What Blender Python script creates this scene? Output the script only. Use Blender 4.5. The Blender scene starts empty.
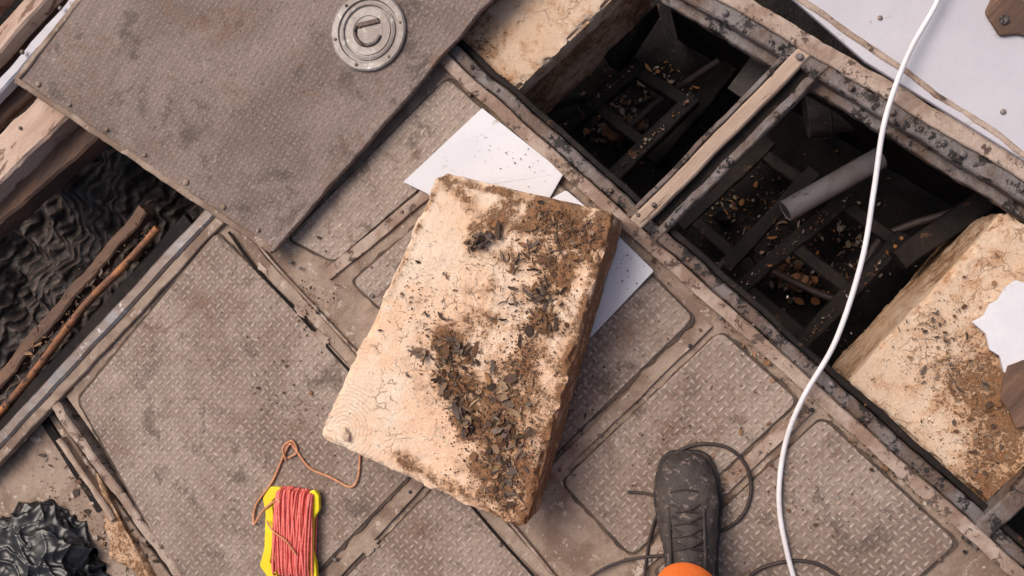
import bpy, bmesh, math, random
from mathutils import Vector, noise, Matrix, Quaternion
random.seed(7)
sc=bpy.context.scene
# ------------------------------------------------------------------ camera (held by a standing person looking down)
T=math.radians(14); H=1.6; F=900.0
ST,CT=math.sin(T),math.cos(T)
cam_d=bpy.data.cameras.new("camera"); cam=bpy.data.objects.new("camera",cam_d); sc.collection.objects.link(cam)
cam_d.sensor_width=36; cam_d.lens=F/1024*36; cam_d.clip_start=.02; cam_d.clip_end=500
cam.matrix_world=Matrix(((CT,0,ST,0),(0,1,0,0),(-ST,0,CT,H),(0,0,0,1)))
sc.camera=cam
def W(a,b,z=0.0):
    """survey point: where the sight line (a,b) of the photo meets the horizontal plane at height z (metres)"""
    dx=a-512; dz=-(F*CT+dx*ST); d=Vector((-F*ST+dx*CT,288-b,dz))
    return Vector((0,0,H))+d*((z-H)/dz)
ANG=math.radians(-44)
# ------------------------------------------------------------------ world
w=bpy.data.worlds.new("World"); sc.world=w; w.use_nodes=True
nt=w.node_tree; bg=nt.nodes["Background"]; sky=nt.nodes.new("ShaderNodeTexSky"); sky.sky_type='NISHITA'; sky.sun_disc=False
S=Vector((-.50,.42,1.0)).normalized()
sky.sun_elevation=math.asin(S.z); sky.sun_rotation=math.atan2(S.x,S.y); sky.air_density=1.0; sky.dust_density=7; sky.ozone_density=.5
nt.links.new(sky.outputs[0],bg.inputs[0]); bg.inputs[1].default_value=.12
sl=bpy.data.lights.new("sun","SUN"); so=bpy.data.objects.new("sun",sl); sc.collection.objects.link(so)
sl.energy=1.7; sl.angle=math.radians(38); sl.color=(1,.925,.855); so.rotation_euler=S.to_track_quat('Z','Y').to_euler(); so.location=S*5
sc.view_settings.view_transform='Standard'; sc.view_settings.look='None'; sc.view_settings.exposure=0
# ------------------------------------------------------------------ materials
class MB:
    def __init__(s,name):
        s.m=bpy.data.materials.new(name); s.m.use_nodes=True; s.t=s.m.node_tree; s.b=s.t.nodes["Principled BSDF"]
        s.tc=s.t.nodes.new("ShaderNodeTexCoord")
    def n(s,ty,ins={},**kw):
        x=s.t.nodes.new(ty)
        for k,v in kw.items(): setattr(x,k,v)
        for k,v in ins.items():
            if isinstance(v,bpy.types.NodeSocket): s.t.links.new(v,x.inputs[k])
            else: x.inputs[k].default_value=v
        return x
    def math(s,op,a,b=0.0,c=0.0,clamp=False):
        x=s.n("ShaderNodeMath",{0:a,1:b,2:c},operation=op); x.use_clamp=clamp; return x.outputs[0]
    def noise(s,vec,scale,det=5,rough=.6,dist=0):
        return s.n("ShaderNodeTexNoise",{"Vector":vec,"Scale":scale,"Detail":min(det,5),"Roughness":rough,"Distortion":dist}).outputs[0]
    def step(s,v,a,b):
        return s.n("ShaderNodeMapRange",{0:v,1:a,2:b,3:0.0,4:1.0},interpolation_type='SMOOTHSTEP').outputs[0]
    def mix(s,f,a,b,mode='MIX'):
        x=s.t.nodes.new("ShaderNodeMix"); x.data_type='RGBA'; x.blend_type=mode
        for i,v in ((0,f),(6,a),(7,b)):
            if isinstance(v,bpy.types.NodeSocket): s.t.links.new(v,x.inputs[i])
            elif i==0: x.inputs[0].default_value=v
            else: x.inputs[i].default_value=(*v,1)
        return x.outputs[2]
    def mapping(s,rot=0,scale=(1,1,1)):
        r=s.n("ShaderNodeMapping",{"Vector":s.tc.outputs["Object"],"Rotation":(0,0,rot)})
        return s.n("ShaderNodeMapping",{"Vector":r.outputs[0],"Scale":scale}).outputs[0]
    def fin(s,col,rough=.8,metal=0.0,height=None,dist=.002,strength=1.0,spec=.4):
        s.t.links.new(col,s.b.inputs["Base Color"])
        for k,v in (("Roughness",rough),("Metallic",metal)):
            if isinstance(v,bpy.types.NodeSocket): s.t.links.new(v,s.b.inputs[k])
            else: s.b.inputs[k].default_value=v
        s.b.inputs["Specular IOR Level"].default_value=spec
        if height is not None:
            bp=s.n("ShaderNodeBump",{"Height":height,"Distance":dist,"Strength":strength}); s.t.links.new(bp.outputs[0],s.b.inputs["Normal"])
        return s.m
def dirty(name,c1,c2,c3=None,s1=7,s2=45,t3=.58,rough=.8,metal=0.0,bump=.002,bs=160,rot=0.0,stretch=(1,1,1),spec=.35,grain=.35):
    m=MB(name); v=m.mapping(rot,stretch)
    a=m.noise(v,s1,8,.68,.4); col=m.mix(m.step(a,.38,.62),c1,c2)
    if c3:
        b=m.noise(v,s2,8,.75,.2); col=m.mix(m.step(b,t3,t3+.07),col,c3)
    g=m.noise(m.tc.outputs["Object"],420,3,.7)
    gg=m.math('MULTIPLY_ADD',g,2*grain,1-grain)
    gc=m.n("ShaderNodeCombineXYZ",{0:gg,1:gg,2:gg}).outputs[0]
    col=m.mix(1.0,col,gc,'MULTIPLY')
    h=m.noise(v,bs,4,.7)
    return m.fin(col,rough,metal,h,bump,.8,spec)
def tread(name,pitch,metalc,dirtc,stain,rot,s=1.0,hl=.5):
    m=MB(name); v=m.mapping(-rot,(1/pitch,1/pitch,1)); sp=m.n("ShaderNodeSeparateXYZ",{0:v})
    u,w_=sp.outputs[0],sp.outputs[1]
    fu=m.math('SUBTRACT',m.math('FRACT',u),.5); fv=m.math('SUBTRACT',m.math('FRACT',w_),.5)
    par=m.math('FLOORED_MODULO',m.math('ADD',m.math('FLOOR',u),m.math('FLOOR',w_)),2.0)
    par=m.math('GREATER_THAN',par,.5)
    def sq(x,k): y=m.math('MULTIPLY',x,k); return m.math('MULTIPLY',y,y)
    A=m.math('ADD',sq(fu,1/.52),sq(fv,1/.23)); B=m.math('ADD',sq(fu,1/.23),sq(fv,1/.52))
    q=m.math('ADD',m.math('MULTIPLY',A,par),m.math('MULTIPLY',B,m.math('SUBTRACT',1.0,par)))
    h=m.math('SUBTRACT',1.0,q,clamp=True)
    o=m.tc.outputs["Object"]
    big=m.noise(o,3.2,5,.7,.6); mid=m.noise(o,15,5,.75,.4); fine=m.noise(o,110,4,.8)
    base=m.mix(m.step(big,.38,.62),dirtc,stain)
    wear=m.math('MULTIPLY',m.step(h,.05,.6),m.step(mid,.30,.62)); wear=m.math('MULTIPLY',wear,hl)
    col=m.mix(wear,base,metalc)
    col=m.mix(m.math('MULTIPLY',m.step(mid,.52,.66),.7),col,tuple(c*.5 for c in dirtc))
    sc2=m.noise(o,34,5,.8,.9)
    col=m.mix(m.math('MULTIPLY',m.step(sc2,.60,.72),.6),col,tuple(min(1,c*1.3) for c in metalc))
    n7=m.noise(o,7.3,5,.8,1.2)
    col=m.mix(m.math('MULTIPLY',m.step(m.math('SUBTRACT',1.0,n7),.54,.66),.65),col,(.18,.105,.07))
    col=m.mix(m.math('MULTIPLY',m.step(n7,.58,.75),.4),col,tuple(min(1,c*1.05) for c in metalc))
    g=m.math('MULTIPLY_ADD',fine,1.1,.45); gc=m.n("ShaderNodeCombineXYZ",{0:g,1:g,2:g}).outputs[0]
    col=m.mix(1.0,col,gc,'MULTIPLY')
    hh=m.math('ADD',m.math('MULTIPLY',h,m.math('MULTIPLY_ADD',mid,.8,.4)),m.math('MULTIPLY',fine,.5))
    return m.fin(col,.68,.1,hh,.0021*s,.9,.35)
m_tread=tread("tread_plate_dirty",.0135,(.51,.41,.35),(.205,.145,.115),(.32,.25,.205),ANG,1,.68)
m_lid=tread("tread_plate_dark",.0115,(.33,.265,.235),(.145,.105,.09),(.22,.165,.143),math.radians(-36),.8,.6)
m_base=dirty("deck_frame_dirty",(.36,.27,.21),(.20,.135,.10),(.50,.41,.34),9,35,.58,.8,.05,.0035,90,ANG)
m_grime=dirty("seam_grime",(.06,.042,.034),(.11,.075,.056),(.22,.16,.12),14,60,.60,.85,0,.003,120)
m_strip=dirty("painted_angle_bar",(.44,.34,.28),(.26,.17,.125),(.10,.065,.05),11,30,.54,.75,.05,.003,90)
m_steel=dirty("rusty_steel",(.19,.165,.16),(.13,.085,.065),(.022,.018,.017),12,30,.52,.6,.2,.004,90)
m_steel2=dirty("worn_galvanised_steel",(.28,.265,.265),(.22,.165,.14),(.48,.44,.43),8,40,.6,.5,.35,.002,120)
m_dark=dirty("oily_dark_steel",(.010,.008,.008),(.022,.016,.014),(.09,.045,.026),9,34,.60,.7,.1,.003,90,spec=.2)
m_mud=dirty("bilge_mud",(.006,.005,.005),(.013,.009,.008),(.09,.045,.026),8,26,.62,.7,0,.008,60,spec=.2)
m_wood=dirty("grey_wood",(.48,.36,.28),(.34,.24,.18),(.15,.10,.075),14,60,.6,.8,0,.0015,200,math.radians(-43),(.12,1,1))
m_brownwood=dirty("brown_wood",(.18,.10,.065),(.09,.052,.038),(.28,.16,.105),14,60,.6,.75,0,.0015,200,math.radians(-45),(.15,1,1))
m_white=dirty("painted_white_panel",(.48,.46,.50),(.53,.51,.55),(.38,.33,.31),2.5,26,.62,.5,0,.0008,80,grain=.12)
m_paper=dirty("white_sheet",(.66,.645,.68),(.72,.70,.73),(.50,.44,.41),5,34,.62,.6,0,.0008,60,grain=.08)
m_pink=dirty("pinkish_painted_wood",(.58,.43,.34),(.42,.27,.20),(.20,.11,.075),8,30,.55,.7,0,.003,100,math.radians(-47),(.3,1,1))
m_pipe=dirty("grey_pvc",(.20,.18,.185),(.14,.12,.118),(.07,.055,.05),9,40,.60,.5,0,.0008,100)
m_drum=dirty("corroded_drum",(.08,.068,.064),(.04,.032,.028),(.14,.09,.065),14,60,.58,.7,.1,.002,200)
m_cable=dirty("white_cable_sheath",(.78,.75,.77),(.70,.66,.67),None,20,rough=.4,bump=.0001,grain=.08)
m_cord=dirty("black_rubber_cord",(.035,.026,.026),(.06,.04,.035),None,30,rough=.55,bump=.0003)
m_yellow=dirty("yellow_plastic",(.88,.74,.02),(.78,.62,.02),(.5,.38,.08),12,60,.68,.35,0,.0003,100,grain=.08)
m_pinkcord=dirty("coral_cord",(.90,.22,.18),(.74,.15,.13),(.9,.36,.31),60,300,.55,.8,0,.0006,900)
m_orcord=dirty("orange_cord",(.70,.33,.18),(.52,.23,.12),None,60,rough=.8,bump=.0006,bs=900)
m_boot=dirty("boot_leather",(.045,.036,.034),(.075,.057,.05),(.20,.155,.135),16,70,.56,.65,0,.002,240)
m_rub=dirty("boot_rubber",(.03,.025,.024),(.06,.045,.04),(.17,.12,.1),14,70,.58,.8,0,.001,200)
m_orange=dirty("orange_overall_fabric",(.95,.20,.035),(.85,.16,.03),None,12,rough=.85,bump=.001,bs=500,grain=.15)
m_bag=dirty("black_plastic_bag",(.010,.010,.011),(.018,.017,.018),None,12,rough=.30,bump=.0008,bs=40,spec=.5,grain=.05)
m_ground=dirty("ground_mud",(.16,.12,.09),(.10,.08,.06),(.25,.2,.16),.8,6,.6,.9,0,.02,12)
m_hull=dirty("hull_paint",(.06,.045,.04),(.035,.026,.022),(.12,.08,.06),3,20,.6,.7,0,.002,80)
m_port=dirty("port_metal",(.33,.30,.285),(.22,.185,.17),(.48,.45,.43),14,60,.58,.5,.3,.001,160)
m_copper=dirty("rusty_orange_pipe",(.42,.17,.07),(.18,.085,.05),(.06,.035,.03),16,40,.54,.6,.2,.002,150)
RC=W(345,428,.135)
def foam(name,ca,cb,cc,rings=False):
    m=MB(name); o=m.tc.outputs["Object"]
    big=m.noise(o,7,5,.65,.4); mid=m.noise(o,32,5,.75,.3); fine=m.noise(o,190,4,.8); vf=m.noise(o,75,5,.8,.5)
    col=m.mix(m.step(big,.36,.62),ca,cb)
    col=m.mix(m.math('MULTIPLY',m.step(mid,.50,.64),.7),col,cc)
    wv=m.n("ShaderNodeVectorMath",{0:o,1:m.n("ShaderNodeVectorMath",{0:m.n("ShaderNodeTexNoise",{"Vector":o,"Scale":30.0,"Detail":4.0}).outputs[1],3:.06},operation='SCALE').outputs[0]},operation='ADD').outputs[0]
    vo=m.n("ShaderNodeTexVoronoi",{"Vector":wv,"Scale":26.0},feature='DISTANCE_TO_EDGE').outputs[0]
    crack=m.math('SUBTRACT',1.0,m.step(vo,.006,.03)); crack=m.math('MULTIPLY',crack,m.step(m.noise(o,13,4,.7),.50,.62))
    at=m.n("ShaderNodeAttribute",attribute_name="dirt").outputs[2]
    x=m.math('ADD',at,m.math('MULTIPLY',m.math('SUBTRACT',m.math('ADD',m.math('MULTIPLY',fine,.30),m.math('ADD',m.math('MULTIPLY',vf,.4),m.math('MULTIPLY',mid,.30))),.5),3.6))
    f=m.step(x,.42,.70); f2=m.step(x,.86,1.22)
    soft=m.math('MULTIPLY',m.step(m.math('ADD',at,m.math('MULTIPLY',m.math('SUBTRACT',mid,.5),1.6)),.06,.5),.72)
    col=m.mix(soft,col,(.50,.27,.14))
    if rings:
        dd=m.n("ShaderNodeVectorMath",{0:o,1:tuple(RC)},operation='DISTANCE').outputs[1]
        dd2=m.math('ADD',dd,m.math('MULTIPLY',m.noise(o,12,3,.5),.012))
        rg=m.step(m.math('SINE',m.math('MULTIPLY',dd2,900)),.3,.95)
        rg=m.math('MULTIPLY',rg,m.math('MULTIPLY',m.math('SUBTRACT',1.0,m.step(dd,.05,.11)),m.step(m.noise(o,24,3,.6),.42,.55)))
        col=m.mix(m.math('MULTIPLY',rg,.35),col,(.42,.26,.16))
    col=m.mix(m.math('MULTIPLY',crack,.5),col,(.34,.19,.11))
    col=m.mix(m.math('MULTIPLY',m.step(vf,.59,.69),.75),col,(.86,.75,.63))
    col=m.mix(m.math('MULTIPLY',f,.88),col,(.25,.118,.055)); col=m.mix(m.math('MULTIPLY',f2,.9),col,(.10,.048,.027))
    spk=m.step(fine,.62,.70); col=m.mix(m.math('MULTIPLY',spk,.5),col,(.24,.13,.08))
    pit=m.step(vf,.28,.40)
    h=m.math('ADD',m.math('MULTIPLY',mid,1.2),fine); h=m.math('SUBTRACT',h,m.math('MULTIPLY',crack,.7)); h=m.math('ADD',h,m.math('MULTIPLY',f,.8)); h=m.math('ADD',h,m.math('MULTIPLY',pit,.5))
    return m.fin(col,.88,0,h,.003,.9,.2)
m_foam=foam("weathered_foam",(.84,.56,.38),(.86,.67,.51),(.88,.77,.64),True)
m_foam2=foam("stained_foam",(.68,.47,.32),(.73,.56,.42),(.56,.36,.235))
mc=MB("debris"); at=mc.n("ShaderNodeAttribute",attribute_name="Col").outputs[0]
m_debris=mc.fin(mc.mix(.5,at,mc.mix(1.0,at,mc.n("ShaderNodeTexNoise",{"Vector":mc.tc.outputs["Object"],"Scale":200.0}).outputs[1],'MULTIPLY')),.8)
mf=MB("woven_netting"); v=mf.mapping(math.radians(20),(1,1,1))
wa=mf.n("ShaderNodeTexWave",{"Vector":v,"Scale":13.0,"Distortion":5.0,"Detail":2.0,"Detail Scale":1.5}).outputs[1]
v2=mf.mapping(math.radians(75),(1,1,1)); wb=mf.n("ShaderNodeTexWave",{"Vector":v2,"Scale":12.0,"Distortion":6.0,"Detail":2.0}).outputs[1]
hh=mf.math('MULTIPLY',wa,mf.math('MULTIPLY_ADD',wb,.6,.4))
m_net=mf.fin(mf.mix(mf.math('MULTIPLY',hh,mf.noise(mf.tc.outputs["Object"],9,4,.7)),(.018,.013,.012),(.20,.145,.12)),.65,0,hh,.009)
# ------------------------------------------------------------------ geometry helpers
def empty(name):
    e=bpy.data.objects.new(name,None); sc.collection.objects.link(e); e.empty_display_size=.1; return e
def mk(name,vs,fs,mat,parent=None,smooth=False,bevel=0):
    me=bpy.data.meshes.new(name); me.from_pydata([tuple(v) for v in vs],[],fs); me.update()
    bm=bmesh.new(); bm.from_mesh(me); bmesh.ops.recalc_face_normals(bm,faces=bm.faces); bm.to_mesh(me); bm.free()
    me.materials.append(mat)
    if smooth:
        for p in me.polygons: p.use_smooth=True
    o=bpy.data.objects.new(name,me); sc.collection.objects.link(o)
    if parent: o.parent=parent
    if bevel:
        b=o.modifiers.new("b","BEVEL"); b.width=bevel; b.segments=2; b.limit_method='ANGLE'
    return o
def rpoly(pts,r,n=5):
    out=[]; k=len(pts)
    for i in range(k):
        p,a,b=pts[i],pts[i-1],pts[(i+1)%k]
        da=(a-p).normalized()*r; db=(b-p).normalized()*r
        for j in range(n+1):
            t=j/n; out.append((p+da)*(1-t)**2+p*2*t*(1-t)+(p+db)*t*t)
    return out
def prism(name,pts,th,mat,parent=None,bevel=.0015,r=0,n=5):
    if r: pts=rpoly(pts,r,n)
    k=len(pts); vs=list(pts)+[p-Vector((0,0,th)) for p in pts]
    fs=[list(range(k)),list(range(2*k-1,k-1,-1))]+[[i,(i+1)%k,k+(i+1)%k,k+i] for i in range(k)]
    return mk(name,vs,fs,mat,parent,False,bevel)
def P(pp,z): return [W(a,b,z) for a,b in pp]
def loft(name,rings,mat,parent=None,smooth=True,caps=True):
    k=len(rings[0]); vs=[v for r in rings for v in r]; fs=[]
    for i in range(len(rings)-1):
        for j in range(k): fs.append([i*k+j,i*k+(j+1)%k,(i+1)*k+(j+1)%k,(i+1)*k+j])
    if caps: fs+= [list(range(k)),list(range((len(rings)-1)*k,len(rings)*k))]
    return mk(name,vs,fs,mat,parent,smooth)
def rect(wd,h,c=.002):
    a=wd/2; return [(-a+c,0),(a-c,0),(a,-c),(a,-h+c),(a-c,-h),(-a+c,-h),(-a,-h+c),(-a,-c)]
def angle(wd,h,t=.005,side=1):
    a=wd/2; p=[(-a,0),(a-.002,0),(a,-.002),(a,-h),(a-t,-h),(a-t,-t),(-a,-t)]
    return [(x*side,y) for x,y in p]
def beam(name,p1,p2,prof,mat,parent=None,jit=.0012,seg=.03):
    d=p2-p1; L=d.length; d.normalize(); s=d.cross(Vector((0,0,1))).normalized(); u=s.cross(d)
    n=max(2,int(L/seg)); rings=[]
    for i in range(n+1):
        c=p1+d*(L*i/n); ring=[]
        for x,y in prof:
            q=c+s*x+u*y; q=q+noise.noise_vector(q*14)*jit+noise.noise_vector(q*50)*jit*.5; ring.append(q)
        rings.append(ring)
    return loft(name,rings,mat,parent,False)
def tube(name,pts,r,mat,parent=None,res=4,cyc=False,sub=8):
    P_=[Vector(p) for p in pts]; out=[]; n=len(P_)
    rng=range(n) if cyc else range(n-1)
    for i in rng:
        g=(lambda k:P_[k%n]) if cyc else (lambda k:P_[min(max(k,0),n-1)])
        a,b,c,d=g(i-1),g(i),g(i+1),g(i+2)
        for j in range(sub):
            t=j/sub; out.append(.5*((2*b)+(c-a)*t+(2*a-5*b+4*c-d)*t*t+(3*b-a-3*c+d)*t**3))
    if not cyc: out.append(P_[-1])
    cu=bpy.data.curves.new(name,'CURVE'); cu.dimensions='3D'; cu.bevel_depth=r; cu.bevel_resolution=res; cu.use_fill_caps=True
    sp=cu.splines.new('POLY'); sp.points.add(len(out)-1); sp.use_cyclic_u=cyc
    for q,v in zip(sp.points,out): q.co=(*v,1)
    tmp=bpy.data.objects.new(name+"_c",cu); sc.collection.objects.link(tmp)
    me=bpy.data.meshes.new_from_object(tmp.evaluated_get(bpy.context.evaluated_depsgraph_get()))
    bpy.data.objects.remove(tmp); bpy.data.curves.remove(cu)
    me.materials.clear(); me.materials.append(mat)
    for p in me.polygons: p.use_smooth=True
    o=bpy.data.objects.new(name,me); sc.collection.objects.link(o)
    if parent: o.parent=parent
    return o
def lathe(name,c,prof,mat,parent=None,n=48,axis=None):
    q=Quaternion() if axis is None else Vector((0,0,1)).rotation_difference(axis)
    rings=[[c+q@Vector((r*math.cos(2*math.pi*j/n),r*math.sin(2*math.pi*j/n),z)) for j in range(n)] for r,z in prof]
    return loft(name,rings,mat,parent,False)
def join(obs,name,parent=None):
    for o in bpy.context.selected_objects: o.select_set(False)
    for o in obs: o.select_set(True)
    bpy.context.view_layer.objects.active=obs[0]; bpy.ops.object.join(); o=bpy.context.object; o.name=name; o.parent=parent; return o
def bolts(name,pts,r,mat,parent,h=.004):
    vs=[];fs=[]
    for p in pts:
        b=len(vs); r_=r*random.uniform(.75,1.15)
        for rr,z in ((r_,-.002),(r_,h*.6),(r_*.55,h)):
            for j in range(10): vs.append(p+Vector((rr*math.cos(j*.628),rr*math.sin(j*.628),z)))
        for i in range(2):
            for j in range(10): fs.append([b+i*10+j,b+i*10+(j+1)%10,b+(i+1)*10+(j+1)%10,b+(i+1)*10+j])
        fs.append([b+20+j for j in range(10)])
    return mk(name,vs,fs,mat,parent,True)
def seg_d(p,a,b):
    ab=b-a; t=max(0,min(1,(p-a).dot(ab)/max(ab.length_squared,1e-9))); return (p-a-ab*t).length
def rough_block(name,c4,th,res,amp,mat,parent=None,dirt=None,edge=.006,topf=None):
    """c4: four top corners (ordered). rough weathered solid block."""
    A,B,C,D=c4; L1=(B-A).length; L2=(D-A).length
    nu=max(2,int(L1/res)); nv=max(2,int(L2/res)); nw=max(2,int(th/res))
    vs=[];fs=[];idx={}
    def vid(i,j,k):
        if (i,j,k) in idx: return idx[(i,j,k)]
        u,v,t=i/nu,j/nv,k/nw
        p=A*(1-u)*(1-v)+B*u*(1-v)+C*u*v+D*(1-u)*v-Vector((0,0,th*t))
        cen=(A+B+C+D)/4-Vector((0,0,th*.5))
        du=min(u,1-u)*L1; dv=min(v,1-v)*L2; dw=min(t,1-t)*th
        ew=.012
        ds=sorted([du,dv,dw]); e=max(0,1-ds[1]/ew) if ds[0]<.001 else 0
        nz=noise.fractal(p*30,1.0,2.0,3)
        if du<.012 and dv<.012:   # worn vertical corners
            hor=Vector((cen.x-p.x,cen.y-p.y,0)).normalized(); p=p+hor*(.005*(1-du/.012)*(1-dv/.012))
        if e>0:
            hor=Vector((cen.x-p.x,cen.y-p.y,0)).normalized()
            k2=max(0,e*e*edge*(.8+2.4*nz))
            if dw<ew : p.z+= -k2 if t<.5 else k2
            if min(du,dv)<ew: p=p+hor*k2
        p=p+noise.noise_vector(p*9)*amp*1.3+noise.noise_vector(p*35)*amp*.6+noise.noise_vector(p*110)*amp*.3
        if k==0 and topf: p.z+=topf(p)
        idx[(i,j,k)]=len(vs); vs.append(p); return idx[(i,j,k)]
    for k in (0,nw):
        for i in range(nu):
            for j in range(nv): fs.append([vid(i,j,k),vid(i+1,j,k),vid(i+1,j+1,k),vid(i,j+1,k)])
    for i in (0,nu):
        for j in range(nv):
            for k in range(nw): fs.append([vid(i,j,k),vid(i,j+1,k),vid(i,j+1,k+1),vid(i,j,k+1)])
    for j in (0,nv):
        for i in range(nu):
            for k in range(nw): fs.append([vid(i,j,k),vid(i+1,j,k),vid(i+1,j,k+1),vid(i,j,k+1)])
    o=mk(name,vs,fs,mat,parent,True)
    try: o.data.set_sharp_from_angle(angle=math.radians(40))
    except Exception: pass
    a=o.data.attributes.new("dirt",'FLOAT','POINT')
    if dirt:
        for i,p in enumerate(vs): a.data[i].value=dirt(p)
    return o
PAL=[(.06,.034,.022),(.10,.058,.036),(.15,.105,.085),(.28,.14,.065),(.19,.09,.042),(.34,.19,.10)]
def debris(name,items,zf,parent=None,pal=PAL,maxtilt=.5):
    """items: (segA,segB,radius,count,smin,smax,kind)"""
    vs=[];fs=[];cols=[]
    for a,b,r,n,s0,s1,kind in items:
        for _ in range(n):
            t=random.random(); rr=r*abs(random.gauss(0,.55)); th=random.random()*6.283
            c=a.lerp(b,t)+Vector((rr*math.cos(th),rr*math.sin(th),0))
            z=zf(c)
            if z is None: continue
            s=s0+(s1-s0)*random.random()**2.2
            col=random.choice(pal); f=.7+.6*random.random(); col=tuple(min(1,x*f) for x in col)
            q=Quaternion((0,0,1),random.random()*6.28)@Quaternion(Vector((random.gauss(0,1),random.gauss(0,1),0.01)).normalized(),random.random()*maxtilt)
            base=len(vs)
            if kind=='c':
                for d in ((1,0,0),(0,1,0),(-1,0,0),(0,-1,0),(0,0,.8),(0,0,-.8)):
                    v=q@(Vector(d)*s*random.uniform(.6,1.2)); vs.append(Vector((c.x,c.y,z+s*.3))+v); cols.append(col)
                for x in range(4): fs.append([base+x,base+(x+1)%4,base+4]); fs.append([base+(x+1)%4,base+x,base+5])
            elif kind=='s':   # splinter / curled bark strip
                L=s; wd=s*random.uniform(.12,.36); n2=6; cur=random.uniform(-.25,.7)
                bend=random.uniform(-.3,.3); thk=random.uniform(.0008,.0018)
                for top in (1,0):
                    for j in range(n2+1):
                        x=(j/n2-.5)*2
                        ww=wd*(1-.5*abs(x)**2)*(.8+.4*((j*31+base)%7)/7)
                        for sg in (-1,1):
                            v=q@Vector((x*L,sg*ww+bend*x*x*L,top*thk+cur*x*x*L*.5)); vs.append(Vector((c.x,c.y,z+.0015))+v); cols.append(col)
                m2=2*(n2+1)
                for j in range(n2):
                    a1=base+2*j; fs.append([a1,a1+1,a1+3,a1+2]); fs.append([a1+m2,a1+m2+2,a1+m2+3,a1+m2+1])
                    fs.append([a1,a1+2,a1+m2+2,a1+m2]); fs.append([a1+1,a1+m2+1,a1+m2+3,a1+3])
                fs.append([base,base+m2,base+m2+1,base+1]); e=base+2*n2; fs.append([e,e+1,e+m2+1,e+m2])
            else:
                k=random.randint(5,8); el=random.uniform(1,2.6); lift=s*.25*maxtilt+.001; thk=random.uniform(.0008,.002); curl=random.uniform(-1,3)*s*.15
                for top in (1,0):
                    for j in range(k):
                        g=6.283*j/k; rd=s*(.65+.5*((j*7919+base)%13)/13)
                        x=rd*math.cos(g); y=rd*math.sin(g)/el
                        v=q@Vector((x,y,top*thk+curl*(x/s)**2)); vs.append(Vector((c.x,c.y,z+lift))+v); cols.append(col)
                fs.append([base+j for j in range(k)]); fs.append([base+k+j for j in reversed(range(k))])
                for j in range(k): fs.append([base+j,base+(j+1)%k,base+k+(j+1)%k,base+k+j])
    me=bpy.data.meshes.new(name); me.from_pydata([tuple(v) for v in vs],[],fs); me.update(); me.materials.append(m_debris)
    ca=me.color_attributes.new("Col",'FLOAT_COLOR','POINT')
    for i,c in enumerate(cols): ca.data[i].color=(*c,1)
    o=bpy.data.objects.new(name,me); sc.collection.objects.link(o)
    if parent: o.parent=parent
    return o
# ------------------------------------------------------------------ ground and hull
g=mk("ground",[(-80,-80,-.95),(80,-80,-.95),(80,80,-.95),(-80,80,-.95)],[[0,1,2,3]],m_ground)
hull=empty("boat_hull")
X0,X1,Y0,Y1=-2.6,1.35,-1.5,1.5
vs=[];fs=[];nx,ny=160,120
for j in range(ny+1):
    for i in range(nx+1):
        x=X0+(X1-X0)*i/nx; y=Y0+(Y1-Y0)*j/ny; p=Vector((x,y,0))
        vs.append((x,y,-.52+.03*noise.fractal(p*6,1,2,4)+.012*noise.fractal(p*22,1,2,3)))
for j in range(ny):
    for i in range(nx): a=j*(nx+1)+i; fs.append([a,a+1,a+nx+2,a+nx+1])
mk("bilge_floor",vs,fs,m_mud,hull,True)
for i,(a,b) in enumerate((((X0,Y0),(X1,Y0)),((X1,Y0),(X1,Y1)),((X1,Y1),(X0,Y1)),((X0,Y1),(X0,Y0)))):
    beam("hull_side_%d"%(i+1),Vector((*a,.02)),Vector((*b,.02)),rect(.05,.95,.004),m_hull,hull,seg=.1)
# ------------------------------------------------------------------ deck
deck=empty("boat_deck")
base=prism("deck_base",P([(66,396),(211,216),(395,5),(452,60),(985,533),(1100,640),(1000,760),(320,760),(190,571)],-.004),.012,m_base,deck,.001)
def panel(n,pp,z=.002):
    pts=P(pp,z-.0022); c=sum(pts,Vector())/len(pts); k=len(pts); g=rpoly([p+(p-c).normalized()*.006 for p in pts],.02,8)
    gg=[]
    for i,p in enumerate(g):      # ragged grime line packed round the plate edge
        nn=g[(i+1)%len(g)]; m=max(1,int((nn-p).length/.008))
        for j in range(m):
            q=p.lerp(nn,j/m); gg.append(q+(q-c).normalized()*.0035*noise.noise(q*45)*1.6+(q-c).normalized()*.0015*noise.noise(q*160))
    prism(n+"_grime",gg,.003,m_grime,deck,0)
    return prism(n,P(pp,z),.006,m_tread,deck,.0012,.018)
panel("tread_panel_a",[(216,232),(352,368),(432,452),(262,628)][:4]+[(200,618),(78,400)])
panel("tread_panel_b",[(448,474),(545,585),(440,700),(320,604)])
panel("tread_panel_c",[(447,78),(496,122),(334,262),(288,238)])
panel("tread_panel_d",[(514,140),(694,318),(546,462),(352,282)])
panel("tread_panel_e",[(720,331),(798,401),(632,556),(562,482)])
panel("tread_panel_f",[(822,418),(957,543),(790,690),(655,572)])
for i,(a,b) in enumerate([((326,276),(503,130)),((552,474),(708,322)),((640,566),(808,408)),((330,580),(438,462))]):
    beam("flat_bar_%d"%(i+1),W(*a,.003),W(*b,.003),rect(.022,.007,.001),m_base if i%2 else m_strip,deck,.0016,.012)
s1=[(236,226),(262,262),(300,302),(350,358),(420,430),(500,525),(560,592),(640,690)]
for i in range(len(s1)-1):
    beam("seam_cover_%d"%(i+1),W(*s1[i],.005),W(*s1[i+1],.005),rect(.024,.009,.002),m_base,deck,.0032,.010)
tube("seam_sealant",[W(a+6+3*math.sin(i*3),b-5,.004) for i,(a,b) in enumerate(s1)],.0026,m_strip,deck)
tube("seam_gap_filler",[W(a-7,b+6,.003) for a,b in s1],.0028,m_dark,deck)
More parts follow.
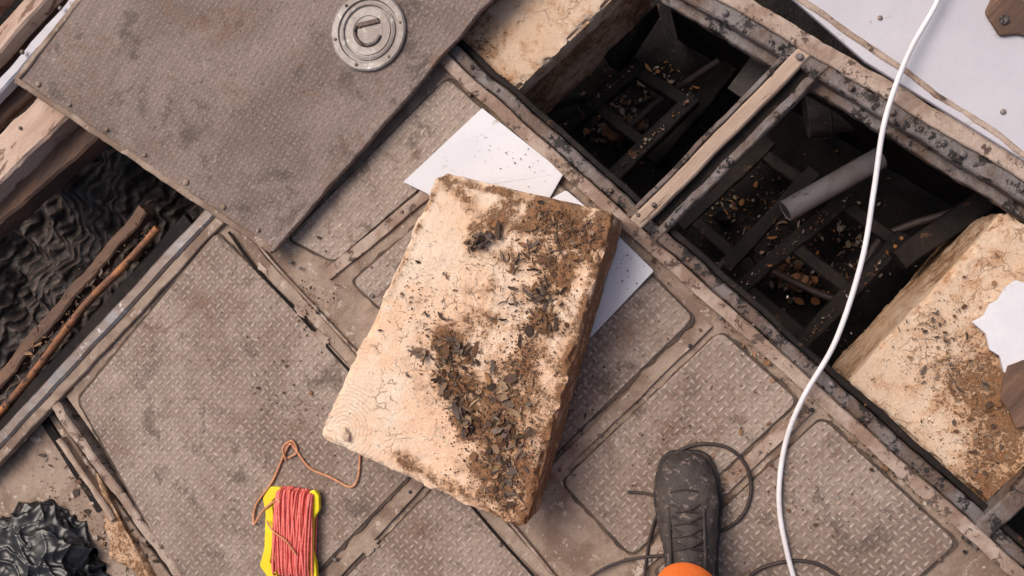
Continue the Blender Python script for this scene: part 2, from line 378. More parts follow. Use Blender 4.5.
def blob(name,c,r,el,ang,mat,z):
    k=40; pts=[]
    for j in range(k):
        a=6.283*j/k; pv=Vector((math.cos(a),math.sin(a),c[0]*.13)); rr=r*(1+.6*noise.noise(pv*1.5)+.35*noise.noise(pv*4)+.15*noise.noise(pv*11))
        x=rr*math.cos(a)*el; y=rr*math.sin(a); ca,sa=math.cos(ang),math.sin(ang)
        pts.append(W(*c,z)+Vector((x*ca-y*sa,x*sa+y*ca,0)))
    return prism(name,pts,.002,mat,deck,.0004)
sm=[((320,336),.013,2.0,ANG,m_strip),((300,312),.009,2.2,ANG,m_strip),((262,268),.008,2,ANG,m_strip),((372,546),.014,1.6,.7,m_base)]
for i,(c,r,el,an,mt) in enumerate(sm): blob("smear_%d"%i,c,r*.8,el,an,mt,.0042+.0004*i+(.003 if i<3 else 0))
bolts("deck_screws",[W(*p,.0045) for p in [(60,412),(300,268),(372,296),(402,212),(560,470),(600,436),(700,330),(690,346),(760,452),(812,410),(830,412),(965,552),(940,560),(335,560),(410,492),(500,545),(290,262),(318,312),(650,560),(720,318),(560,150),(470,95)]],.0042,m_steel,deck,.0018)
# ------------------------------------------------------------------ steel frame round the hatches
fr=empty("hatch_frame")
dirv=(W(985,533)-W(452,60)).normalized(); side=Vector((-dirv.y,dirv.x,0))
a0=W(430,38,.012)-dirv*.15; a1=W(1000,548,.012)+dirv*.2
beam("outer_rail",a0-side*.012,a1-side*.012,angle(.022,.018,.004,-1),m_strip,fr,.0028,.015)
beam("inner_rail",a0+side*.012+Vector((0,0,-.006)),a1+side*.012+Vector((0,0,-.006)),rect(.022,.05,.003),m_steel,fr,.0036,.010)
beam("inner_lip",a0+side*.031+Vector((0,0,-.022)),a1+side*.031+Vector((0,0,-.022)),rect(.012,.02,.002),m_dark,fr,.003,.012)
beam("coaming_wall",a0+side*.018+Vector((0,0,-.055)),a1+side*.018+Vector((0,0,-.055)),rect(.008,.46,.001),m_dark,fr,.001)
bolts("rail_bolts",[a0.lerp(a1,t)+side*.012+Vector((0,0,-.006)) for t in (.08,.15,.19,.27,.36,.40,.47,.58,.63,.71,.74,.83,.91)],.005,m_steel,fr,.005)
u0,u1=W(655,-28,.006),W(1110,242,.006); ud=(u1-u0).normalized(); us=Vector((-ud.y,ud.x,0))
beam("upper_rail",u0,u1,rect(.028,.05,.003),m_steel,fr,.004,.010)
beam("upper_rail_cap",u0+us*.026+Vector((0,0,.008)),u1+us*.026+Vector((0,0,.008)),angle(.028,.03,.005),m_strip,fr,.004,.012)
beam("upper_lip",u0-us*.022+Vector((0,0,-.025)),u1-us*.022+Vector((0,0,-.025)),rect(.018,.02,.002),m_steel,fr,.004,.012)
beam("upper_wall",u0+us*.02+Vector((0,0,-.03)),u1+us*.02+Vector((0,0,-.03)),rect(.01,.47,.001),m_dark,fr,.003)
bolts("upper_bolts",[u0.lerp(u1,t)+Vector((0,0,.001)) for t in (.1,.17,.3,.34,.46,.55,.66,.7,.82)],.006,m_steel,fr,.007)
beam("cross_timber",W(634,226,.010),W(815,42,.010),rect(.026,.04,.003),m_wood,fr,.0016,.015)
cd=(W(815,42)-W(634,226)).normalized(); cs=Vector((cd.y,-cd.x,0))
beam("cross_edge_steel",W(634,226,.006)-cs*.019,W(815,42,.006)-cs*.019,rect(.009,.05,.002),m_steel,fr,.0026,.012)
beam("cross_steel",W(634,226,.008)+cs*.040,W(815,42,.008)+cs*.040,rect(.016,.045,.003),m_steel,fr,.0034,.010)
beam("cross_flange",W(634,226,-.012)+cs*.022,W(815,42,-.012)+cs*.022,rect(.026,.006,.001),m_dark,fr,.002)
bolts("cross_bolts",[W(634,226,.010).lerp(W(815,42,.010),t)-cs*.019 for t in (.34,.8)]+[W(634,226,.009).lerp(W(815,42,.009),t)+cs*.04 for t in (.1,.45,.7)]+[W(654,205,.012),W(800,57,.012)],.0052,m_steel,fr,.004)
beam("end_crossbar",W(970,545,.008),W(1090,428,.008),rect(.03,.05,.003),m_steel,fr,.003,.012)
e0,e1=W(-60,503,.012),W(212,209,.012)
beam("left_rail",e0,e1,rect(.026,.035,.005),m_steel2,fr,.0022,.015)
ed=(e1-e0).normalized(); es=Vector((-ed.y,ed.x,0))
beam("left_rail_ledge",e0-es*.024+Vector((0,0,-.006)),e1-es*.024+Vector((0,0,-.006)),rect(.022,.02,.002),m_base,fr,.003,.015)
beam("left_rail_web",e0+Vector((0,0,-.034)),e1+Vector((0,0,-.034)),rect(.008,.42,.001),m_dark,fr,.001)
# ------------------------------------------------------------------ white side panel
wp=empty("white_side_panel")
prism("sheet",P([(757,-32),(800,-140),(1300,-120),(1180,262),(1024,160),(866,62)],.026),.012,m_white,wp,.002)
beam("panel_edge_trim",W(757,-32,.028),W(1180,262,.028),rect(.010,.016,.002),m_strip,wp,.003,.012)
bolts("screws",[W(*p,.026) for p in [(880,18),(1003,112)]],.005,m_steel2,wp,.003)
prism("bracket",P([(985,12),(996,-12),(1060,14),(1040,40),(1018,34),(1000,36)],.034),.008,m_brownwood,wp,.003,.006)
bolts("bracket_bolt",[W(1004,20,.034)],.007,m_steel,wp,.006)
# ------------------------------------------------------------------ foam blocks
ZT=.135
CS=[(440,171),(616,214),(524,531),(318,437)]
DS=[((535,212),(605,240),.060,.85),((570,240),(540,330),.060,.62),((540,330),(500,420),.070,.54),((500,420),(500,515),.085,.66),((445,340),(470,425),.045,.78),((480,235),(500,215),.032,.7),((395,455),(500,512),.022,.45),((450,180),(470,205),.02,.55),((520,250),(470,330),.06,.36),((440,178),(612,218),.010,.6),((612,214),(523,526),.018,.7),((385,300),(440,180),.008,.4),((455,200),(420,300),.03,.18),((560,260),(500,500),.11,.40),((410,360),(460,450),.03,.24)]
DSW=[(W(*a,ZT),W(*b,ZT),r,s) for a,b,r,s in DS]
def dirtf(p):
    v=0
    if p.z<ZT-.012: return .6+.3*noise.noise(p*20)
    for a,b,r,s in DSW: v=max(v,s*math.exp(-(seg_d(Vector((p.x,p.y,ZT)),a,b)/r)**2))
    return v*(1+.8*noise.noise(p*28)+.4*noise.noise(p*70))-.04
def topf(p):
    return .004*max(0,dirtf(Vector((p.x,p.y,ZT))))*(1+noise.noise(p*90)*1.5)
fb=empty("foam_block")
rough_block("foam_body",P(CS,ZT),.118,.0028,.0016,m_foam,fb,dirtf,.0042,topf)
cw=P(CS,ZT)
def inside(p,poly,m=0):
    s=None
    for i in range(len(poly)):
        a,b=poly[i],poly[(i+1)%len(poly)]; c=(b.x-a.x)*(p.y-a.y)-(b.y-a.y)*(p.x-a.x)
        if s is None: s=c>0
        elif (c>0)!=s: return False
    return True
cwi=P([(444,178),(607,218),(521,520),(328,433)],ZT)
zf=lambda p: ZT+.001+topf(Vector((p.x,p.y,ZT))) if inside(p,cwi) else None
w_=lambda a,b:(W(*a,ZT),W(*b,ZT))
BP=[PAL[0],PAL[1],PAL[2],PAL[4],PAL[3],PAL[4],PAL[5],(.42,.27,.16),(.20,.15,.12)]
items=[(*w_((445,345),(466,400)),.034,50,.003,.011,'f'),(*w_((462,405),(468,430)),.014,36,.005,.014,'f'),(*w_((475,240),(495,235)),.022,14,.004,.011,'f'),
 (*w_((430,355),(455,345)),.04,20,.003,.010,'f'),(*w_((540,215),(590,250)),.045,60,.002,.008,'f'),(*w_((545,270),(540,330)),.05,40,.002,.011,'f'),(*w_((500,370),(500,500)),.07,90,.002,.012,'f'),
 (*w_((380,260),(520,460)),.14,80,.0015,.007,'f'),
 (*w_((435,330),(450,375)),.034,26,.005,.013,'s'),(*w_((520,230),(560,330)),.06,40,.004,.016,'s'),(*w_((480,330),(520,500)),.09,80,.004,.016,'s'),(*w_((400,300),(460,300)),.07,10,.003,.009,'s'),(*w_((500,440),(510,510)),.06,44,.004,.014,'s'),
 (*w_((540,215),(600,240)),.055,900,.0006,.0028,'c'),(*w_((565,240),(500,420)),.08,2000,.0006,.0026,'c'),(*w_((500,420),(500,515)),.085,1800,.0006,.0026,'c'),(*w_((440,340),(472,430)),.05,900,.0006,.003,'c'),(*w_((400,250),(500,450)),.14,1100,.0005,.0018,'c')]
debris("bark_and_dirt_flakes",items,zf,fb,BP,.7)
debris("bark_chunks",[(*w_((472,248),(500,228)),.016,20,.009,.020,'s'),(*w_((474,244),(492,236)),.010,8,.007,.013,'f'),(*w_((455,400),(474,432)),.015,32,.008,.018,'s'),(*w_((448,335),(464,355)),.012,14,.007,.015,'s'),(*w_((414,350),(428,362)),.010,9,.007,.013,'s'),(*w_((536,302),(550,282)),.012,10,.007,.014,'s'),(*w_((496,416),(522,448)),.018,16,.006,.014,'s'),(*w_((440,378),(448,394)),.010,10,.007,.014,'s'),(*w_((480,470),(530,430)),.04,16,.006,.014,'s'),(*w_((520,250),(500,340)),.04,14,.006,.013,'s')],lambda p:ZT+.004+.006*random.random(),fb,[PAL[0],PAL[2],PAL[1],(.20,.14,.105),(.30,.19,.12)],1.1)
for i in range(22):
    c=W(random.uniform(545,600),random.uniform(222,262),ZT+.006); a=random.random()*6.28; L=random.uniform(.01,.028)
    pts=[c+Vector((math.cos(a+k*.35)*L*(k-1.5)*.5,math.sin(a+k*.35)*L*(k-1.5)*.5,.002*math.sin(k+i))) for k in range(4)]
    tube("root_%d"%i,pts,.0008,m_brownwood,fb,2)
vs=[];fs=[];c=W(350,433,ZT+.003); nr=8; na=40
for i in range(nr+1):
    for j in range(na+1):
        t=i/nr; a=math.radians(-70+140*j/na)+math.radians(200)
        r=.016*t; z=.006*math.sin(math.pi*min(1,t*.9))*1.0+.0009*t*math.cos(j*math.pi/2.5)
        vs.append(c+Vector((r*math.cos(a),r*math.sin(a),z+.001)))
for i in range(nr):
    for j in range(na): a=i*(na+1)+j; fs.append([a,a+1,a+na+2,a+na+1])
mk("scallop_shell",vs,fs,m_foam2,fb,True)
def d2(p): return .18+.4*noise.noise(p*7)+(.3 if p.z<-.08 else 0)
zb=-.03
f2=rough_block("foam_block.001",[W(448,50,zb),W(508,98,zb),W(645,-30,zb),W(560,-80,zb)],.26,.006,.003,m_foam2,None,d2,.006)
zb=-.035
pol3=[W(1006,208,zb),W(846,384,zb),W(1000,520,zb),W(1160,360,zb)]
r0,r1=W(1000,400,zb),W(985,500,zb)
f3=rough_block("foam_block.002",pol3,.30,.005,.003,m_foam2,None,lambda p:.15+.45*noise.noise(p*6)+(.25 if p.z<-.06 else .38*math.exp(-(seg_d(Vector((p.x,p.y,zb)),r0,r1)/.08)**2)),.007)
debris("debris_chips",[(W(930,300,zb),W(970,420,zb),.14,90,.0015,.006,'f'),(W(930,300,zb),W(970,420,zb),.14,40,.003,.010,'s'),(W(990,400,zb),W(985,490,zb),.07,70,.002,.008,'f'),(W(940,320,zb),W(975,470,zb),.16,1200,.0006,.0018,'c')],lambda p:zb+.002 if inside(p,pol3) else None,f3,BP)
tb=empty("torn_white_board")
tp=[(972,322),(984,316),(990,304),(998,300),(1006,287),(1016,280),(1080,300),(1075,420),(1030,410),(1018,398),(1012,380),(1004,372),(1000,356),(990,350),(986,334)]
prism("board",P(tp,-.020),.010,m_paper,tb,.001)
prism("peeled_patch",P([(1003,382),(1008,366),(1024,360),(1040,372),(1040,425),(1016,428),(1010,412),(1001,400)],-.016),.006,m_brownwood,tb,.001)
# ------------------------------------------------------------------ sheets of board under the block
ws=prism("white_board_sheet",[W(482,108,.012),W(564,173,.012),W(545,206,.010),W(480,270,.008),W(430,196,.009),W(426,193,.010),W(403,182,.011)],.003,m_paper,None,.0008)
ws2=prism("white_board_sheet.001",[W(566,190,.010),W(604,222,.012),W(654,271,.014),W(586,342,.009),W(520,300,.008),W(540,205,.008)],.003,m_paper,None,.0008,.004,3)
debris("sheet_crumbs",[(W(480,140),W(560,180),.06,60,.0006,.002,'c'),(W(610,230),W(630,290),.05,60,.0006,.002,'c')],lambda p:.0135,ws,PAL,.3)
# ------------------------------------------------------------------ loose cover plate with round port
hc=empty("hatch_cover")
zl=.035
w0,s0=W(17,80,zl),W(272,250,zl); vec=(W(492,-4,zl)-s0).normalized()*.85
q=[w0,s0,s0+vec,w0+vec]
prism("plate",q,.006,m_lid,hc,.001,.012)
for i,(a,b) in enumerate(((q[0],q[1]),(q[1],q[2]),(q[3],q[0]))):
    beam("edge_trim_%d"%(i+1),a+Vector((0,0,.003)),b+Vector((0,0,.003)),rect(.010 if i==1 else .013,.014,.002),m_base if i!=1 else m_lid,hc,.0028,.012)
inn=(q[3]-q[0]).normalized()
bolts("rivets",[q[0].lerp(q[1],t)+inn*.018+Vector((0,0,.001)) for t in (.07,.2,.35,.5,.66,.8,.93)],.0055,m_base,hc,.003)
pc=W(369,32,zl+.001)
lathe("port_ring",pc,[(.074,0),(.074,.005),(.071,.007),(.060,.007),(.058,.003),(.0,.003)],m_port,hc,64)
lathe("port_inner_ring",pc,[(.054,.002),(.054,.006),(.050,.007),(.048,.006),(.047,.002)],m_port,hc,64)
lathe("port_cap",pc,[(.045,.002),(.044,.0050),(.030,.0050),(.0285,.0038),(.0,.0038)],m_port,hc,64)
tube("port_handle",[pc+Vector((.026*math.cos(a),.026*math.sin(a),.006)) for a in [math.radians(x) for x in range(150,341,19)]],.0035,m_steel,hc)
beam("port_grip",pc+Vector((-.020,.012,.008)),pc+Vector((.022,.018,.008)),rect(.009,.005,.001),m_steel,hc,.0005)
bolts("port_screws",[pc+Vector((.0655*math.cos(a),.0655*math.sin(a),.007)) for a in [math.radians(x) for x in range(10,370,60)]],.0035,m_steel,hc,.0015)
debris("cover_grit",[(q[0].lerp(q[1],.5),q[0].lerp(q[2],.5),.35,350,.0006,.0018,'c')],lambda p:zl+.0005 if inside(p,q) else None,hc,PAL+[(.5,.4,.33)],.3)
# ------------------------------------------------------------------ left pit contents
net=[];nf=[];n=90
A,B,C,D=[W(*p,-.20) for p in [(-60,150),(90,95),(230,205),(-60,450)]]
for j in range(n+1):
    for i in range(n+1):
        u,v=i/n,j/n; p=A*(1-u)*(1-v)+B*u*(1-v)+C*u*v+D*(1-u)*v; p=p+Vector((0,0,-.08*v+.09*noise.fractal(p*6,1,2,4)+.010*math.sin((p.x+p.y)*60+4*noise.noise(p*8)))); net.append(p)
for j in range(n):
    for i in range(n): a=j*(n+1)+i; nf.append([a,a+1,a+n+2,a+n+1])
mk("fishing_net_heap",net,nf,m_net,None,True)
beam("timber_batten",W(-40,425,-.10),W(142,210,-.10),rect(.030,.03,.004),m_brownwood,None,.006,.015)
tube("rusty_pipe",[W(-30,447,-.05),W(18,392,-.062),W(40,365,-.06),W(66,330,-.05),W(90,300,-.055),W(128,262,-.05),W(158,228,-.05)],.0085,m_copper)
beam("dark_plank",W(-40,475,-.06),W(190,222,-.06),rect(.045,.02,.004),m_dark,None,.003)
debris("pit_litter",[(W(20,380,-.1),W(120,250,-.1),.05,60,.003,.012,'s'),(W(20,380,-.1),W(150,230,-.1),.05,200,.001,.004,'c')],lambda p:-.095,None,PAL,.6)
# wooden side rail, top left
tl=empty("wooden_side_rail")
beam("inner_timber",W(-40,196,.0),W(66,92,-.0),rect(.085,.10,.006),m_pink,tl,.004,.015)
beam("inner_timber_lower",W(-30,236,-.05),W(92,128,-.05),rect(.05,.06,.005),m_brownwood,tl,.004,.015)
beam("white_plank",W(-30,118,.02),W(110,-40,.02),rect(.026,.03,.004),m_white,tl,.003,.015)
beam("pink_plank",W(-50,92,.03),W(90,-60,.03),rect(.040,.04,.004),m_pink,tl,.003)
beam("pink_plank_outer",W(-70,60,.03),W(60,-85,.03),rect(.050,.04,.004),m_pink,tl,.003)
beam("infill_board",W(-60,150,-.02),W(120,-30,-.02),rect(.12,.02,.004),m_brownwood,tl,.003)
bolts("rail_nails",[W(48,95,.001),W(20,128,.001),W(22,52,.031),W(60,8,.031)],.005,m_steel,tl,.002)
# left lower side
ls=empty("side_locker")
prism("locker_board",P([(-120,600),(-40,492),(52,412),(205,625),(180,720),(-100,720)],-.03),.03,m_base,ls,.003)
beam("locker_edge",W(50,400,.004),W(200,606,.004),rect(.020,.04,.003),m_strip,ls,.004,.012)
beam("locker_batten",W(58,440,-.012),W(112,520,-.012),rect(.014,.03,.003),m_wood,ls,.004,.02)
beam("locker_slot",W(44,420,-.026),W(100,510,-.026),rect(.022,.006,.001),m_dark,ls,.002)
rough_block("locker_foam_pad",[W(96,470,-.018),W(118,515,-.018),W(160,590,-.018),W(110,560,-.018)],.02,.005,.003,m_foam2,ls,lambda p:.45,.004)
debris("locker_rubble",[(W(60,460,-.03),W(150,560,-.03),.08,90,.002,.010,'f'),(W(60,460,-.03),W(150,560,-.03),.08,30,.004,.012,'s'),(W(40,480,-.03),W(150,560,-.03),.1,400,.0008,.002,'c')],lambda p:-.029,ls,PAL+[(.5,.38,.3)],.4)
# ------------------------------------------------------------------ pit contents on the right
def ladder(name,a,b,c,d,z,nr,mat=m_dark):
    e=empty(name); A,B,C,D=[W(*p,z) for p in (a,b,c,d)]
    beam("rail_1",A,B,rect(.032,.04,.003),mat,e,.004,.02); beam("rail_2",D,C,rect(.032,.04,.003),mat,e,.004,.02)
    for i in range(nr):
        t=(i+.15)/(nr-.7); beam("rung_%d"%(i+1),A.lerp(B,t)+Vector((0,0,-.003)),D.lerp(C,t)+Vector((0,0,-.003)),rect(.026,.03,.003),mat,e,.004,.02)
    return e
ladder("bilge_frame",(598,190),(694,96),(640,62),(548,140),-.30,3)
ladder("bilge_frame.001",(800,345),(905,235),(850,195),(735,292),-.30,3)
ladder("bilge_frame.002",(725,268),(815,170),(770,140),(680,225),-.36,2)
pd=empty("grey_pipe")
p0,p1=W(786,211,-.20),W(880,158,-.24); ax=(p1-p0).normalized(); Lp=(p1-p0).length
lathe("pipe_wall",p0,[(.0185,.0),(.0200,-.0015),(.0215,0),(.0215,Lp),(.0185,Lp),(.0185,.02),(.0185,.0)],m_pipe,pd,40,ax)
dr=empty("corroded_drum")
c0=W(805,112,-.34); prof=[(.0,0),(.052,0),(.055,.003),(.055,.04),(.0565,.043),(.055,.046),(.055,.09),(.0565,.093),(.055,.096),(.055,.13),(0,.13)]
lathe("drum",c0,prof,m_drum,dr,40,(W(870,100,-.34)-W(805,112,-.34)).normalized())
beam("steel_plate",W(738,95,-.2),W(772,50,-.2),rect(.05,.01,.001),m_drum,None)
beam("bilge_timber",W(650,160,-.42),W(760,30,-.42),rect(.04,.05,.003),m_dark,None,.003)
beam("bilge_timber.001",W(900,260,-.2),W(1000,190,-.2),rect(.04,.05,.003),m_dark,None,.003)
beam("bilge_timber.002",W(610,60,-.25),W(650,0,-.25),rect(.03,.1,.003),m_dark,None,.003)
tube("bilge_hose",[W(690,300,-.3),W(740,250,-.4),W(770,270,-.42),W(850,300,-.4),W(880,240,-.35),W(960,210,-.3)],.008,m_cord)
tube("bilge_hose.001",[W(545,110,-.3),W(590,100,-.4),W(620,130,-.42),W(660,100,-.42),W(720,60,-.35)],.008,m_cord)
PALP=[(.30,.22,.17),(.20,.12,.08),(.42,.34,.29),(.36,.15,.055),(.26,.11,.04),(.05,.035,.03),(.03,.022,.02),(.12,.055,.03)]
bl=[(W(600,125,-.48),W(640,110,-.48),.06,150,.003,.014,'f'),(W(655,75,-.48),W(680,95,-.48),.03,50,.003,.012,'f'),(W(780,270,-.48),W(805,285,-.48),.05,190,.003,.014,'f'),(W(840,220,-.48),W(870,250,-.48),.06,60,.002,.010,'f'),(W(700,220,-.48),W(760,190,-.48),.07,80,.002,.011,'f'),
 (W(720,200,-.48),W(880,280,-.48),.25,200,.0015,.007,'f'),(W(580,130,-.48),W(680,60,-.48),.12,140,.0015,.007,'f'),(W(720,200,-.48),W(880,280,-.48),.25,80,.004,.016,'s'),(W(580,130,-.48),W(680,60,-.48),.12,50,.004,.016,'s')]
bf=lambda p:-.52+.03*noise.fractal(Vector((p.x,p.y,0))*6,1,2,4)+.012*noise.fractal(Vector((p.x,p.y,0))*22,1,2,3)
debris("bilge_rubble",bl,lambda p:bf(p)+.004,None,PALP,.6)
lumps=(((612,130),.030),((800,284),.034),((655,82),.02),((722,215),.022))
for i,(c,s) in enumerate(lumps):
    cc=W(*c,-.45); r=[cc+Vector((s*math.cos(a),s*.8*math.sin(a),0)) for a in (0.3,1.87,3.44,5.01)]
    rough_block("rusty_lump" if i==0 else "rusty_lump.%03d"%i,r,.05,.004,.006,m_copper if i<2 else m_drum,None,None,.008)
rs=[]
for i,(a,b) in enumerate((((598,190),(694,96)),((548,140),(640,62)),((800,345),(905,235)),((735,292),(850,195)))):
    rs.append((W(*a,-.30),W(*b,-.30),.010,50,.0015,.005,'f'))
debris("rust_scale",rs,lambda p:-.297,None,PALP,.4)
debris("deck_grit",[(W(300,400),W(300,420),.4,700,.0006,.002,'c'),(W(560,400),W(850,520),.3,1000,.0006,.0022,'c'),(W(320,330),W(300,290),.06,200,.0008,.003,'c'),(W(760,430),W(820,520),.2,35,.002,.006,'f'),(W(250,400),W(380,250),.2,30,.002,.006,'f'),(W(590,300),W(540,480),.1,300,.0006,.0028,'c'),(W(590,300),W(540,480),.09,25,.002,.008,'s'),(W(470,85),W(950,520),.02,900,.0008,.003,'c'),(W(470,85),W(950,520),.02,80,.002,.007,'f')],lambda p:.003,None,PAL+[(.5,.42,.36)],.3)
# ------------------------------------------------------------------ white cable
cp=[(960,-60,.06),(938,0,.05),(908,55,.055),(885,120,.05),(874,190,.045),(862,260,.04),(836,340,.04),(803,398,.035),(785,445,.014),(779,500,.012),(787,552,.012),(803,606,.012),(830,680,.012)]
tube("white_cable",[W(*p) for p in cp],.0044,m_cable,None,5)
tube("black_cord",[W(676,452,.006),W(700,444,.006),W(728,448,.006),W(746,466,.006),W(751,492,.006),W(742,516,.006),W(722,531,.006),W(700,538,.006)],.0032,m_cord)
tube("black_cord.001",[W(628,492,.006),W(648,494,.006),W(664,502,.010),W(655,520,.008),W(648,548,.006),W(642,600,.006)],.0028,m_cord)
tube("black_cord.002",[W(570,600,.006),W(592,576,.006),W(620,562,.006),W(655,556,.006),W(690,556,.006)],.0028,m_cord)
tube("black_cord.003",[W(735,600,.006),W(755,572,.006),W(790,561,.006),W(822,566,.006),W(855,590,.006)],.0032,m_cord)
# ------------------------------------------------------------------ line winder
wd=empty("fishing_line_winder"); wc=W(294,532,.012); R=Quaternion((0,0,1),math.radians(-2))
def L(x,y,z=0): return wc+R@Vector((x,y,z))
def plate(nm,pts,z,th): prism(nm,[L(x,y,z) for x,y in pts],th,m_yellow,wd,.0015,.004,4)
plate("rail_left",[(-.064,.062),(-.048,.086),(-.026,.086),(-.030,.070),(-.044,.060),(-.040,.03),(-.040,-.03),(-.044,-.062),(-.030,-.072),(-.026,-.090),(-.046,-.092),(-.066,-.070),(-.057,-.035),(-.057,.035)],.010,.010)
plate("rail_right",[(.056,.050),(.054,.078),(.044,.088),(.034,.084),(.040,.060),(.036,.03),(.036,-.03),(.040,-.066),(.032,-.088),(.044,-.096),(.056,-.084),(.052,-.05),(.044,-.03),(.044,.03)],.010,.010)
for i,y in enumerate((.052,-.052,0.02,-.02)):
    plate("cross_%d"%i,[(-.042,y-.007),(.039,y-.007),(.039,y+.007),(-.042,y+.007)],.009,.007)
cords=[]
for i in range(62):
    lay=i//24; n_=24 if lay<2 else 14; x=(-.034+((i%24)/(n_-1))*.078)*(1-.08*lay); zt=.012+.0034*lay+random.uniform(0,.0015); zb_=-.004
    y0=.077+random.uniform(-.003,.003)-abs(x)*.10+.001*lay; j=random.uniform(-.0015,.0015); sk=random.uniform(-.003,.003)*(1+lay)
    pts=[L(x-sk,-y0*.9,zt),L(x+j,0,zt+.003),L(x+sk,y0*.9,zt),L(x+sk,y0+.003,(zt+zb_)/2),L(x,y0*.9,zb_),L(x,-y0*.9,zb_),L(x-sk,-y0-.003,(zt+zb_)/2)]
    cords.append(tube("c",pts,.0020,m_pinkcord,None,2,True,5))
join(cords,"wound_cord",wd)
tube("loose_line",[L(-.02,.06,.022),W(276,500,.03),W(262,512,.02),W(254,524,.008),W(256,505,.006),W(272,482,.006),(W(284,455,.006)),W(290,444,.008),W(296,450,.006),W(310,468,.006),W(332,478,.006),W(350,487,.006),W(358,478,.006),W(360,455,.006)],.0022,m_orcord,wd)
tube("loose_line_tail",[W(286,460,.006),W(283,448,.01),W(292,441,.008),W(297,452,.006),W(288,458,.008)],.0022,m_orcord,wd)
tube("loose_line_over",[L(-.05,.02,.016),L(-.03,.005,.026),L(0,-.01,.030),L(.02,-.035,.027)],.0018,m_orcord,wd)
# ------------------------------------------------------------------ black bag : crumpled sheet folds over a soft heap
bm=bmesh.new(); bmesh.ops.create_icosphere(bm,subdivisions=7,radius=1)
bc=W(34,584,-.01)
for v in bm.verts:
    p=v.co.copy(); d=p.normalized()
    rr=1+.20*noise.fractal(p*1.5,1,2,2)
    wq=Vector((p.x*1.3+p.y*.8,p.y*2.1-p.x*1.0,p.z*1.6))+noise.noise_vector(p*1.3)*.9; ridge=(1-abs(noise.noise(wq)))**4
    wq=Vector((p.x*3.6-p.y*1.5,p.y*2.2+p.x*1.5,p.z*2.2))+noise.noise_vector(p*2.0)*.9; ridge2=(1-abs(noise.noise(wq)))**5
    wq=Vector((p.x*5+p.y*6,p.y*4-p.x*4,p.z*3))+noise.noise_vector(p*3)*.6; ridge3=(1-abs(noise.noise(wq)))**5
    rr+= .17*ridge+.10*ridge2+.035*ridge3
    v.co=bc+Vector((d.x*rr*.158,d.y*rr*.130,max(-.02,d.z*rr*.062)))
me=bpy.data.meshes.new("black_plastic_bag"); bm.to_mesh(me); bm.free(); me.materials.append(m_bag)
for p in me.polygons: p.use_smooth=True
bo=bpy.data.objects.new("black_plastic_bag",me); sc.collection.objects.link(bo)
# ------------------------------------------------------------------ person: boot and overall leg of the camera wearer
pe=empty("person")
toe=W(684,455,.045); toe.z=0; fd=Vector((-.06,1,0)).normalized(); sd=Vector((fd.y,-fd.x,0))
def FP(s,x,z): return toe-fd*s+sd*x+Vector((0,0,z))   # s: metres back from the toe
secs=[(0.002,.020,.035,0),(.012,.036,.052,0),(.03,.046,.060,0),(.06,.0525,.066,0),(.09,.054,.076,0),(.12,.050,.092,0),(.15,.045,.108,0),(.18,.041,.125,0),(.22,.039,.13,0),(.26,.037,.12,0),(.285,.030,.09,0),(.295,.018,.06,0)]
rings=[]
for s,hw,h,_ in secs:
    ring=[]
    for j in range(28):
        a=2*math.pi*j/28; x=hw*math.copysign(abs(math.cos(a))**.75,math.cos(a)); z=.012+(h-.012)*(.5+.5*math.copysign(abs(math.sin(a))**.8,math.sin(a)))
        if z>h*.5: x*=1-.45*((z-h*.5)/(h*.5))**2*(1 if s>.07 else .5)
        ring.append(FP(s,x,z))
    rings.append(ring)
b1=loft("a",rings,m_boot)
rings=[]
for z,s,ra,rb in ((.05,.235,.036,.05),(.10,.225,.042,.055),(.14,.222,.048,.058),(.19,.225,.051,.058),(.235,.23,.054,.060)):
    rings.append([FP(s+rb*math.sin(2*math.pi*j/28),ra*math.cos(2*math.pi*j/28),z) for j in range(28)])
b2=loft("b",rings,m_boot); boot=join([b1,b2],"boot",pe)
rm=boot.modifiers.new("r","REMESH"); rm.mode='VOXEL'; rm.voxel_size=.003; rm.use_smooth_shade=True
sm_=boot.modifiers.new("s","SMOOTH"); sm_.iterations=6
tx=bpy.data.textures.new("leather_creases",'CLOUDS'); tx.noise_scale=.022; tx.noise_depth=3
dm=boot.modifiers.new("d","DISPLACE"); dm.texture=tx; dm.strength=.007; dm.mid_level=.5
out=[]
for s,hw,h,_ in secs: out.append(FP(s-(.004 if s<.02 else 0),hw+.005,.018))
for s,hw,h,_ in reversed(secs): out.append(FP(s-(.004 if s<.02 else 0),-hw-.005,.018))
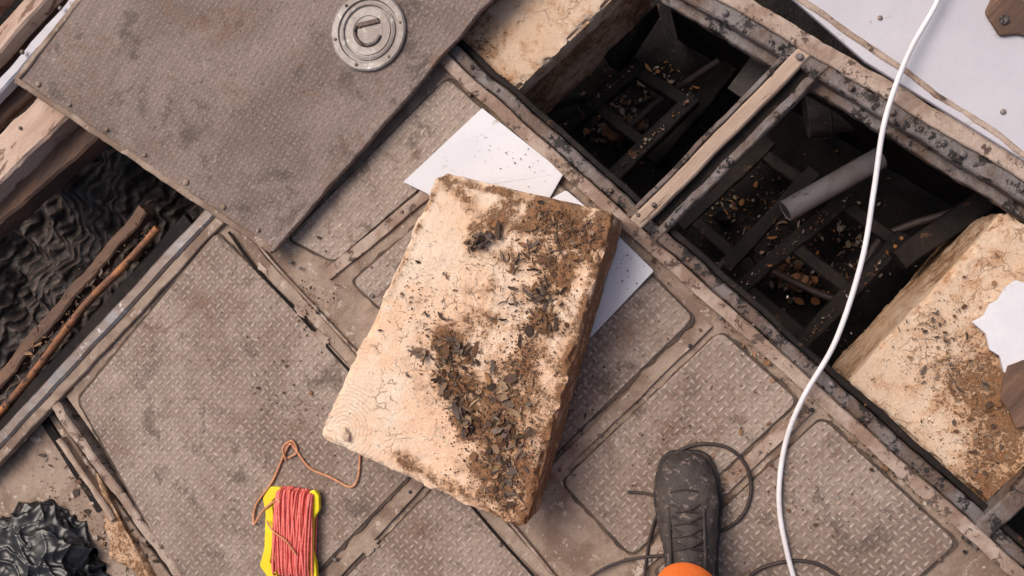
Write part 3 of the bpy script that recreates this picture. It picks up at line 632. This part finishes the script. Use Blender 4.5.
prism("sole",out,.016,m_rub,pe,.003)
def top(s):
    for i in range(len(secs)-1):
        if secs[i][0]<=s<=secs[i+1][0]:
            t=(s-secs[i][0])/(secs[i+1][0]-secs[i][0]); return secs[i][2]*(1-t)+secs[i+1][2]*t, secs[i][1]*(1-t)+secs[i+1][1]*t
    return .12,.04
h,hw=top(.055); tube("toe_seam",[FP(.055+.02*abs(x)**2,x*hw*.93,h*(1-.42*abs(x)**2.6)+.0005) for x in (-1,-.75,-.5,-.2,0,.2,.5,.75,1)],.0018,m_rub,pe,2)
for i in range(4):
    s=.086+i*.018; h,hw=top(s); sg=1 if i%2 else -1
    tube("lace_%d"%i,[FP(s-.008*sg,-.024,h-.006),FP(s-.002*sg,-.008,h+.0035),FP(s+.002*sg,.008,h+.0035),FP(s+.008*sg,.024,h-.006)],.0020,m_cord,pe,2)
    tube("lace_cross_%d"%i,[FP(s+.008*sg,-.024,h-.006),FP(s+.002*sg,-.008,h+.003),FP(s-.002*sg,.008,h+.003),FP(s-.008*sg,.024,h-.006)],.0020,m_cord,pe,2)
for sg in (-1,1):
    tube("eyelet_stay_%d"%sg,[FP(s,sg*.028,top(s)[0]-.008) for s in (.078,.10,.12,.14,.165,.185)],.0028,m_rub,pe,2)
rings=[]
for z,s,y2,ra,rb in ((.150,.219,0,.056,.064),(.155,.220,0,.060,.070),(.17,.223,0,.060,.070),(.20,.230,0,.060,.068),(.30,.25,0,.064,.068),(.42,.26,0,.070,.076),(.50,.25,0,.072,.078),(.56,.25,0,.074,.078),(.68,.28,0,.085,.09),(.80,.32,0,.095,.10),(.90,.36,0,.10,.11)):
    ring=[]
    for j in range(40):
        a=2*math.pi*j/40; p=FP(s+rb*math.sin(a),ra*math.cos(a),z)
        p=p+noise.noise_vector(p*18)*.006; ring.append(p)
    rings.append(ring)
lg=loft("overall_leg",rings,m_orange,pe); ss=lg.modifiers.new("s","SUBSURF"); ss.levels=2; ss.render_levels=2
print("done",len(bpy.data.objects))
